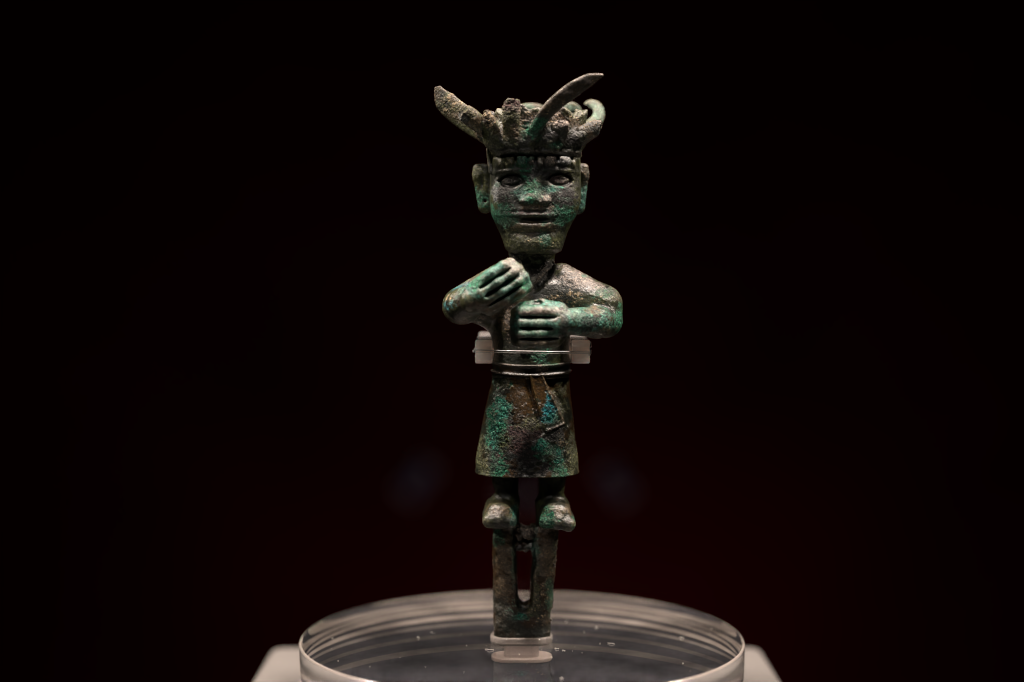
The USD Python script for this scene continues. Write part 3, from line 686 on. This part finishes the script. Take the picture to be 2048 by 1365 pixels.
cast('skirt', V, Fc, fig, [
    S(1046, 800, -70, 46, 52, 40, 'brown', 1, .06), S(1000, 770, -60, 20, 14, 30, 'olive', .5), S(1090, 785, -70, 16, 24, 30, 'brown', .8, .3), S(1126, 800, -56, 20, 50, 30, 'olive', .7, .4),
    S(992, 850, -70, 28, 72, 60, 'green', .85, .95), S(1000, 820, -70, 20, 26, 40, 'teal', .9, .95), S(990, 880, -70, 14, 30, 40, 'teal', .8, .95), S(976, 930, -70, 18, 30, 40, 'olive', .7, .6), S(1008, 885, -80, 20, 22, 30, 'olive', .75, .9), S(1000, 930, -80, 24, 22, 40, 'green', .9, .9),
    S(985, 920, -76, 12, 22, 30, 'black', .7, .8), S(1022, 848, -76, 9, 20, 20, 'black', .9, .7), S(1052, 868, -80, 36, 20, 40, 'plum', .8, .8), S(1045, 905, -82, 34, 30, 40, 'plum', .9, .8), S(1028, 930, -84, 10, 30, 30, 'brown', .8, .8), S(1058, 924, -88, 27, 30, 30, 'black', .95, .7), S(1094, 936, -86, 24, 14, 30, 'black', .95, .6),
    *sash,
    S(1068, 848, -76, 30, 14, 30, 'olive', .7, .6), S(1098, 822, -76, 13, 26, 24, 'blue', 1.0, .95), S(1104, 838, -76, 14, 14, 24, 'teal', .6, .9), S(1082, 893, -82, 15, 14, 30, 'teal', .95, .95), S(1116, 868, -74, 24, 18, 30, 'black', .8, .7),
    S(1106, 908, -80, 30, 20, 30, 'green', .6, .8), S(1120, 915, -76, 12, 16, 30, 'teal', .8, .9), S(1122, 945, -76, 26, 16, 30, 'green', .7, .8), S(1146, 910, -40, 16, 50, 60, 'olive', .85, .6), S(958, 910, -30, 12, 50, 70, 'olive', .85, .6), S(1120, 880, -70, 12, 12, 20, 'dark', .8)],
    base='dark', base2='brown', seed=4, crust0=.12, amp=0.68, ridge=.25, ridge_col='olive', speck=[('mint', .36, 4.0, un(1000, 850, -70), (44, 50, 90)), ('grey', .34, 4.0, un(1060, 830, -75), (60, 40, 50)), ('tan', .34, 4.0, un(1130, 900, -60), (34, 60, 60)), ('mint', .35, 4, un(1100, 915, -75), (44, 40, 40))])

# forked tang under the feet
tg = Clay(un(968, 1290, 0) - [0, 70, 10], un(1132, 1040, 0) + [0, 60, 0], 1.75)
tg.add(loft([row(1050, 986, 1118, 0, 31, 4), row(1075, 985, 1116, 0, 31, 4), row(1130, 986, 1111, 0, 31, 4), row(1200, 987, 1106, 0, 31, 4), row(1283, 989, 1100, 0, 31, 5)]), 0)
def slot(px0, px1, py0, py1, ya, yb, taper):
    a, b = un((px0 + px1) / 2, py0, (ya + yb) / 2), un((px0 + px1) / 2, py1, (ya + yb) / 2); r = (px1 - px0) / 2
    def fn(X, Y, Z):
        zc = np.clip(Z, b[2] + r, a[2] - r)
        cx = a[0] + (b[0] - a[0]) * (a[2] - zc) / (a[2] - b[2])
        w = r * (0.62 + 0.38 * np.clip((Z - b[2]) / (0.55 * (a[2] - b[2])), 0, 1)) if taper else r
        return np.maximum(np.sqrt((X - cx) ** 2 + (Z - zc) ** 2) - w, np.abs(Y - (ya + yb) / 2) - (yb - ya) / 2)
    return fn, [a[0] - r - 12, ya, b[2]], [a[0] + r + 12, yb, a[2]]
tg.cut(slot(1032, 1065, 1040, 1213, -80, 80, True), 6)
tg.cut(slot(1028, 1070, 1040, 1233, -80, -14, True), 8)
# bridge of corrosion between the prongs
rng = np.random.RandomState(3)
tg.add(block(un(1054, 1063, -4), (26, 20, 14), 8), 6)
tg.add(block(un(1054, 1090, 6), (24, 14, 8), 6), 5)
tg.cut(bone(un(1042, 1077, -40), un(1066, 1078, -40), 4, 4), 3)
tg.cut(bone(un(1054, 1043, -40), un(1054, 1043, 20), 10, 10), 6)
for i in range(70):
    px, py = rng.uniform(1026, 1084), rng.uniform(1054, 1076)
    py += 8 * ((px - 1055) / 26) ** 2 * -1
    tg.add(egg(un(px, py, rng.uniform(-18, 14)), rng.uniform(4, 9, 3)), 3)
for i in range(30):
    px = rng.uniform(1036, 1074)
    tg.add(egg(un(px, rng.uniform(1086, 1098) - 8 * abs(px - 1052) / 20 * .6, rng.uniform(0, 18)), rng.uniform(4, 8, 3)), 4)
def worn(X, Y, Z):
    shp = np.broadcast_shapes(X.shape, Y.shape, Z.shape)
    q = np.stack([np.broadcast_to(a, shp) for a in (X, Y, Z)], -1)
    bridge = np.exp(-((Z - un(1054, 1072)[2]) / 26) ** 2) * np.exp(-((X - un(1054, 1072)[0]) / 30) ** 4)
    return (fbm(q / 13.0, 2, 77) - .5) * (3.0 + 15 * bridge) + (noise(q / 26.0, 78) - .5) * 4
tg.warp(worn, [-90, -45, un(0, 1262)[2]], [130, 45, 400])
# nicks of the right edge
for i in range(26):
    py = rng.uniform(1062, 1270); x = np.interp(py, [1060, 1130, 1200, 1283], [1117, 1111, 1106, 1100])
    tg.add(egg(un(x - 1, py, rng.uniform(-28, -10)), rng.uniform(1.5, 4, 3)), 2) if rng.rand() < .6 else tg.cut(egg(un(x + 2, py, rng.uniform(-28, -5)), rng.uniform(2, 5, 3)), 2)
V, Fc = tg.mesh()
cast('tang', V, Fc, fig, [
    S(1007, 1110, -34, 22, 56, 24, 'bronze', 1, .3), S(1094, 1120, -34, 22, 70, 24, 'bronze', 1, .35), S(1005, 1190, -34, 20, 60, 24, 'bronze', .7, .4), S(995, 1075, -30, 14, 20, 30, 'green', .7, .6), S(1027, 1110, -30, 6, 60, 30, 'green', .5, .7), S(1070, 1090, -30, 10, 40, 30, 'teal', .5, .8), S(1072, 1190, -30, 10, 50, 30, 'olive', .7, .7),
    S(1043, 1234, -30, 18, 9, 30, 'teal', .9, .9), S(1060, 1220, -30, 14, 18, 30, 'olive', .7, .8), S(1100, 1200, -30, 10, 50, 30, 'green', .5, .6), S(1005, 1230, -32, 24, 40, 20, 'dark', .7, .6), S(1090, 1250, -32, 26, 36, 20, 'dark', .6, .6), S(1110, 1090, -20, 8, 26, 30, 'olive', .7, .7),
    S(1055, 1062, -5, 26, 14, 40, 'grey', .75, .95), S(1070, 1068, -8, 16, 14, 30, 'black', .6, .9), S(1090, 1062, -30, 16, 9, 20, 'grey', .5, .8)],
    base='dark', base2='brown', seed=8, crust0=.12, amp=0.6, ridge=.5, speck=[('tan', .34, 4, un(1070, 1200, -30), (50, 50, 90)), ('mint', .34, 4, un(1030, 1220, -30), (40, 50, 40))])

# ------------------------------------------------------------------ crown with its swirling rays
crown = tag(UsdGeom.Xform.Define(stage, '/World/bronze_figurine/crown').GetPrim())
CC = float(un(1068, 270)[0])
cl = Clay([un(955, 330)[0], -128, un(1070, 325)[2]], [un(1190, 200)[0], 128, un(1070, 205)[2]], 1.7)
cl.add(loft([row(316, 983, 1160, 0, 86, 2.3), row(306, 982, 1161, 0, 87, 2.2), row(290, 976, 1163, 0, 92, 2.1), row(262, 970, 1168, 0, 99, 2.0), row(222, 968, 1172, 0, 104, 2.0)]), 0)
cl.cut(loft([row(296, 990, 1150, 0, 78, 2.0), row(262, 984, 1152, 0, 84, 2.0), row(215, 984, 1154, 0, 87, 2.0)]), 3)
def flutes(X, Y, Z):
    th = np.arctan2(Y, X - CC)
    z0, z1 = un(1068, 310)[2], un(1068, 240)[2]
    t = np.clip((Z - z0) / (z1 - z0), 0, 1.3)
    f = 3.2 * np.cos(th * 13 + 1.2 + 0.8 * t) * (0.25 + 0.75 * t)
    foot_ = -3.5 * np.exp(-((Z - un(1068, 311)[2]) / 5) ** 2)
    # broken uneven rim
    r = 8 * np.sin(th * 3 + 0.6) + 8 * np.sin(th * 7 + 2.0) + 7 * np.sin(th * 13 + 1.2) + 4 * np.sin(th * 23)
    q = np.stack([X + 0 * Y, Y + 0 * X, 0 * X + 0 * Y], -1)[:, :, 0, :]
    r2 = r[:, :, 0] + 20 * (fbm(q / 14.0, 3, 5) - .5)
    rim = un(1068, 232)[2] + 0.55 * r2[:, :, None]
    c = np.maximum(Z - rim, 0) * 0.9
    return f + foot_ + c
for a, b, ra, rb in (((1004, 282, -60), (966, 262, -30), 26, 16), ((988, 268, -62), (958, 248, -88), 22, 12), ((985, 280, -78), (979, 250, -92), 19, 9), ((1024, 285, -84), (1022, 248, -100), 22, 13), ((1062, 285, -84), (1078, 248, -104), 22, 9),
                     ((1108, 280, -80), (1122, 258, -96), 24, 10), ((1144, 284, -50), (1170, 268, -62), 24, 14), ((1150, 280, 30), (1178, 256, 60), 24, 11), ((1010, 266, 90), (1026, 240, 112), 20, 9), ((1086, 268, 88), (1106, 238, 114), 20, 9)):
    cl.add(bone(un(*a), un(*b), ra, rb), 14)
cl.warp(flutes, [un(955, 330)[0], -128, un(1070, 325)[2]], [un(1190, 200)[0], 128, un(1070, 205)[2]])
cl.cut(egg(un(1128, 246, -108), (15, 12, 17)), 2)
V, Fc = cl.mesh()
cast('crown_band', V, Fc, crown, [
    S(1060, 285, -90, 100, 18, 40, 'dark', .6, .4), S(1060, 258, -98, 28, 20, 40, 'green', .8, .6), S(1065, 255, -100, 12, 22, 40, 'malachite', .5, .6), S(1020, 262, -98, 26, 20, 40, 'bronze', .7, .6), S(1050, 236, -98, 18, 8, 40, 'grey', .9, .9), S(1100, 232, -100, 24, 9, 50, 'grey', .85, .9),
    S(1128, 244, -100, 14, 16, 24, 'grey', .9, .7), S(1150, 245, -70, 22, 12, 50, 'bronze', .8, .7), S(1110, 268, -95, 34, 18, 40, 'black', .8, .45), S(1145, 272, -70, 24, 18, 50, 'black', .7, .4), S(1112, 292, -92, 14, 7, 30, 'green', .6), S(985, 250, -50, 20, 20, 50, 'bronze', .8, .8), S(1068, 305, -90, 110, 8, 60, 'black', .6, .4)],  # last black strip paints the shade along the lower edge
    base='dark', base2='olive', seed=12, amp=1.0, ridge=.6, speck=[('grey', .45, 4, un(1060, 240, -98), (110, 60, 26)), ('tan', .36, 4, un(1080, 240, -90), (120, 90, 30)), ('black', .42, 5, un(980, 245, -60), (30, 50, 40))])

def ray(path, widths, thick, twist, stains, flat=(0, 1, 0), seed=0, rough_end=0.0, base='bronze', base2='olive', amp=.4, sharp=2.0, n=60, m=28, **k):
    """a blade swept along path; widths across the picture, thick along depth"""
    path = np.array(path, float); t0 = np.linspace(0, 1, len(path))
    from scipy.interpolate import CubicSpline
    t = np.linspace(0, 1, n)
    Pc = CubicSpline(t0, path)(t); Tn = CubicSpline(t0, path)(t, 1); Tn /= np.linalg.norm(Tn, axis=1, keepdims=True)
    w = np.interp(t, np.linspace(0, 1, len(widths)), widths); th = np.interp(t, np.linspace(0, 1, len(thick)), thick); tw = np.interp(t, np.linspace(0, 1, len(twist)), twist)
    V = []
    for i in range(n):
        f = np.asarray(flat, float); a = np.cross(f, Tn[i]); a /= np.linalg.norm(a); b = np.cross(Tn[i], a)
        c, s = math.cos(tw[i]), math.sin(tw[i]); a, b = c * a + s * b, -s * a + c * b
        ph = np.linspace(0, 2 * math.pi, m, endpoint=False)
        co, si = np.cos(ph), np.sin(ph)
        e = 2.0 / sharp
        V.append(Pc[i] + np.outer(np.sign(co) * np.abs(co) ** e * w[i] / 2, a) + np.outer(np.sign(si) * np.abs(si) ** e * th[i] / 2, b))
    V = np.vstack(V); Fc = []
    for i in range(n - 1):
        for j in range(m):
            q = (j + 1) % m
            Fc += [(i * m + j, i * m + q, (i + 1) * m + q), (i * m + j, (i + 1) * m + q, (i + 1) * m + j)]
    V = np.vstack([V, Pc[:1], Pc[-1:]]); a, b = len(V) - 2, len(V) - 1
    for j in range(m):
        q = (j + 1) % m
        Fc += [(a, q, j), (b, (n - 1) * m + j, (n - 1) * m + q)]
    Fc = np.array(Fc)
    tm = trimesh.Trimesh(V, Fc, process=False)
    if tm.volume < 0: Fc = Fc[:, ::-1]
    V, Fc = trimesh.remesh.subdivide_to_size(V, Fc, 2.6)
    tm = trimesh.Trimesh(V, Fc, process=True); tm.merge_vertices(); V, Fc = np.array(tm.vertices), np.array(tm.faces)
    if rough_end:
        d = np.linalg.norm(V - Pc[-1], axis=1); kk = 1 - sst(d, 4, 24)
        nn = meshkit.arrays((V, Fc), True)[2]
        V = V + (np.stack([fbm(V / 6.0 + q, 3, 40 + q + seed) for q in range(3)], 1) - .5) * 2.4 * rough_end * kk[:, None]
    return cast('ray', V, Fc, crown, stains, seed=30 + seed, amp=amp, base=base, base2=base2, **k)

# long left blade, seen broadside, its tip folded to a point
ray([un(1000, 282, -40), un(965, 262, -18), un(928, 236, 0), un(895, 208, 10), un(875, 174, 14)], [40, 42, 45, 46, 43, 12], [16, 13, 11, 10, 9, 4], [0, 0, 0, 0, 0], 
    [S(885, 205, 8, 18, 20, 30, 'olive', .8, .6), S(935, 235, 0, 24, 20, 30, 'bronze', .8, .5), S(880, 188, 10, 12, 16, 30, 'dark', .5), S(920, 206, 0, 12, 6, 30, 'tan', .5)], flat=(0.15, 1, 0.1), seed=1, speck=[('tan', .36, 4, un(900, 210, 5), (40, 30, 40)), ('black', .36, 5, un(890, 200, 5), (40, 30, 40))], base='bronze', base2='olive', amp=.5)
# stub before it
ray([un(985, 268, -66), un(955, 246, -92), un(936, 231, -106), un(922, 224, -114)], [36, 34, 36, 34, 30], [24, 24, 26, 24, 18], [0, 0], [S(930, 228, -110, 20, 16, 30, 'olive', .7, .8), S(925, 238, -110, 12, 12, 20, 'slate', .6, .8)], seed=2, rough_end=3.0, amp=.7, speck=[('black', .40, 5, un(930, 228, -105), (24, 30, 24)), ('tan', .36, 3.5, un(945, 240, -100), (30, 30, 30))])
# dark stub
ray([un(985, 280, -82), un(980, 255, -92), un(976, 238, -98), un(974, 222, -101)], [32, 30, 27, 22, 9], [24, 22, 20, 16, 8], [0, 0], [S(974, 240, -98, 26, 26, 30, 'black', .7, .9)], seed=3, rough_end=3.0, amp=.8, speck=[('tan', .46, 4, un(975, 240, -100), (30, 30, 34))])
# tall broken stub
ray([un(1024, 284, -82), un(1022, 248, -101), un(1023, 222, -106), un(1025, 199, -108)], [34, 33, 35, 37, 24], [24, 24, 26, 26, 16], [0, 0], [S(1026, 210, -108, 26, 16, 30, 'plum', .85, .95), S(1030, 222, -112, 18, 7, 20, 'grey', .8, .9), S(1020, 238, -108, 22, 14, 30, 'olive', .8, .7), S(1020, 262, -104, 22, 16, 30, 'olive', .7, .6)], seed=4, rough_end=4.5, amp=.8, speck=[('grey', .42, 4, un(1026, 208, -108), (30, 30, 20))])
# long right blade: flat face dark, highlight on upper edge painted in grey
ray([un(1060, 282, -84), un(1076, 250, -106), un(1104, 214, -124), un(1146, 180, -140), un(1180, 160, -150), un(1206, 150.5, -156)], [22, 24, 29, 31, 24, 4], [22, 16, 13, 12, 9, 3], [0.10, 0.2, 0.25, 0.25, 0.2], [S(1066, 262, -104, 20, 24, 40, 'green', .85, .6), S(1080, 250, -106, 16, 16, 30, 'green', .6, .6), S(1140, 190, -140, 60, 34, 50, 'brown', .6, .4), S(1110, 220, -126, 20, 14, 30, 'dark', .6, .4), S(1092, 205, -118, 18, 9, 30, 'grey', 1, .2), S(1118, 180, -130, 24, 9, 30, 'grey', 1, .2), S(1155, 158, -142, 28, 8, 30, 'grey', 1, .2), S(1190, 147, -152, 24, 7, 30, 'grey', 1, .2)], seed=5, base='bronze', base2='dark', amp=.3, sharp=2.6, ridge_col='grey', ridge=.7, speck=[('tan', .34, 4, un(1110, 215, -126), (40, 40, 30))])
# broken root right of it
ray([un(1110, 272, -86), un(1122, 256, -98), un(1128, 244, -107)], [44, 40, 30, 22], [24, 22, 16, 8], [0, 0], [S(1126, 246, -106, 18, 18, 24, 'grey', .9, .7)], seed=6, rough_end=3.0, amp=.6, base2='dark')
ray([un(1146, 284, -50), un(1170, 268, -62), un(1188, 258, -66), un(1201, 256, -68)], [40, 36, 32, 27], [26, 22, 20, 16], [0, 0], [S(1195, 260, -70, 18, 16, 24, 'dark', .9, .6)], seed=7, rough_end=2.5, amp=.6, base='dark', base2='bronze', speck=[('tan', .36, 3.5, un(1180, 250, -60), (34, 30, 20))])
# curled ray at the far right, behind
ray([un(1158, 272, 40), un(1180, 254, 62), un(1196, 236, 82), un(1196, 217, 98), un(1184, 209, 108), un(1175, 211, 112)], [34, 30, 26, 23, 20, 16], [17, 15, 14, 12, 11, 10], [0, 0.2, 0.3, 0.3], [S(1190, 225, 90, 24, 24, 40, 'mint', .5, .6)], seed=8, base='bronze', base2='olive')
# two rays arching behind
ray([un(1010, 262, 96), un(1030, 232, 118), un(1052, 219, 130), un(1084, 222, 142), un(1110, 246, 150)], [24, 24, 24, 22, 10], [14, 12, 11, 10, 6], [0, 0], [S(1050, 220, 120, 40, 14, 40, 'mint', .5, .6)], seed=9, base='bronze', base2='olive')
ray([un(1088, 264, 94), un(1108, 234, 118), un(1128, 217, 130), un(1150, 220, 142), un(1166, 246, 148)], [26, 26, 26, 24, 10], [14, 12, 11, 10, 6], [0, 0], [S(1130, 220, 120, 40, 14, 40, 'mint', .6, .6)], seed=10, base='bronze', base2='olive')

# ------------------------------------------------------------------ acrylic support behind the figure with its two pads
sup = thing('acrylic_support', 'clear acrylic post behind the figure with two cloudy pads at its waist', 'support')
PX = float(un(1056, 1000, 120)[0])
post = man(rounded_slab(rrect(PX, 128, 26, 22, 6), DISC_TOP + 0.6, un(1056, 690, 120)[2], 2, 3))
put('post', post, ACRYLIC, sup, 35)
zp = un(967, 703, -10)[2]
arm = man(rounded_slab(rrect(PX, 96, 100, 8, 4), zp - 12, zp + 12, 2, 3))
put('cross_arm', arm, ACRYLIC, sup, 35)
def pad(x0, x1, sx):
    a, b = un(x0, 703, -30), un(x1, 703, -30); cx_, hw = (a[0] + b[0]) / 2, (b[0] - a[0]) / 2
    cl_ = Clay([cx_ - 50, -60, zp - 50], [cx_ + 50, 110, zp + 60], 1.4)
    cl_.add(block([cx_, 28, zp], (hw, 62, 23.5), 3.5), 0)
    cl_.add(egg([cx_ - sx * (hw - 2), 6, zp - 2], (10, 30, 17)), 3)
    cl_.add(block([cx_ - sx * 2, 70, zp + 14], (hw - 2, 60, 15), 5, frame((1, 0, 0), (0, 1, 0.13))), 6)
    cl_.cut(block([cx_, -35, zp + 24.5], (60, 8, 8), .5, frame((1, 0, 0), (0, 1, 1))), .6)
    cl_.cut(block([cx_, -35, zp - 24.5], (60, 5, 5), .5, frame((1, 0, 0), (0, 1, 1))), .6)
    cl_.cut(bone([cx_ - 40, -34.5, zp + 0], [cx_ + 40, -34.5, zp], 3.0, 3.0), 1.2)
    cl_.add(bone([cx_ - hw + 4, -32.5, zp + 10], [cx_ + hw - 4, -32.5, zp + 10], 1.6, 1.6), 3)
    cl_.cut(bone([cx_ - 40, -35, zp + 16], [cx_ + 40, -35, zp + 15], 2.8, 2.8), 1.2)
    cl_.cut(bone([cx_ - 40, -35, zp - 17], [cx_ + 40, -35, zp - 17], 2.2, 2.2), 1.2)
    V, Fc = cl_.mesh(); put('pad', (V, Fc), PADMAT, sup, 28)
pad(950, 985, -1); pad(1143, 1180, 1)

def tube(pts, r, k=8, closed=False):
    P = np.array(pts, float); n = len(P)
    T = np.gradient(P, axis=0); T /= np.linalg.norm(T, axis=1, keepdims=True)
    up = np.array([0.13, 0.2, 0.97]); V = []
    for i in range(n):
        a = np.cross(T[i], up); a /= np.linalg.norm(a); b = np.cross(T[i], a)
        for j in range(k):
            V.append(P[i] + r * (math.cos(2 * math.pi * j / k) * a + math.sin(2 * math.pi * j / k) * b))
    Fc = []
    for i in range(n - 1):
        for j in range(k):
            q = (j + 1) % k; Fc += [(i * k + j, i * k + q, (i + 1) * k + q), (i * k + j, (i + 1) * k + q, (i + 1) * k + j)]
    V += [P[0], P[-1]]
    for j in range(k):
        q = (j + 1) % k; Fc += [(n * k, q, j), (n * k + 1, (n - 1) * k + j, (n - 1) * k + q)]
    return trimesh.Trimesh(np.array(V), np.array(Fc), process=False)
line = thing('nylon_line', 'thin clear nylon line tied across the waist from pad to pad', 'nylon line')
for (y0, y1, dy, sag) in ((701, 705, -1.2, 0), (704.5, 707.5, 0, -1), (699.5, 703, 1, -1.5)):
    pts = []
    for t in np.linspace(0, 1, 40):
        px = 949 + t * (1180 - 949); yy = -36 if (t < .15 or t > .85) else -36 - 34 * math.sin((t - .15) / .7 * math.pi) ** .45
        p = un(px, y0 + (y1 - y0) * t - sag * math.sin(t * math.pi), yy); pts.append(p + [0, dy, 0])
    put('strand', tube(pts, 0.6), NYLON, line)
kn = []
for t in np.linspace(0, 1, 40):
    kn.append(un(1180 + 3 * math.sin(t * 9), 706 - 5 * math.sin(t * 12) - (0 if t < .6 else (t - .6) * 62), -34 + 3 * math.cos(t * 11)))
put('knot', tube(kn, 1.1), NYLON, line)
kn = [un(946 + 5 * t, 701 + 4 * math.sin(t * 7), -32 + 4 * math.cos(t * 8)) for t in np.linspace(0, 1, 20)]
put('knot', tube(kn, 1.1), NYLON, line)

# ------------------------------------------------------------------ dust on the disc
dv = []
for i in range(48):
    a, r = random.uniform(0, 2 * math.pi), DR * 0.95 * math.sqrt(random.random())
    x, y = DX + r * math.cos(a), DY + r * math.sin(a)
    if i < 14: x, y = TX + random.gauss(95, 45), random.gauss(-60, 45)
    if abs(x - TX) < 70 and abs(y) < 48: continue
    g = trimesh.creation.icosphere(0, random.choice((.4, .5, .6, .7, 1.1)))
    g.apply_scale([random.uniform(.7, 2.2), random.uniform(.7, 2.2), .6]); g.apply_transform(trimesh.transformations.rotation_matrix(random.uniform(0, 6), [0, 0, 1]))
    g.apply_translation([x, y, DISC_TOP + 0.8]); dv.append(g)
for i in range(8):
    a, r = random.uniform(0, 2 * math.pi), DR * 0.8 * math.sqrt(random.random())
    c0 = np.array([DX + r * math.cos(a), DY + r * math.sin(a), DISC_TOP + 1.0]); t = np.linspace(0, 1, 12)
    w = random.uniform(8, 20); q = random.uniform(0, 6)
    dv.append(tube([c0 + [w * s * math.cos(q) + 2 * math.sin(s * 9), w * s * math.sin(q) + 2 * math.cos(s * 7), 1.5 * math.sin(s * 3)] for s in t], .5, 5))
tag(put('dust', trimesh.util.concatenate(dv), DUST), 'pale specks of dust and lint scattered on top of the clear disc', 'dust', kind='stuff')
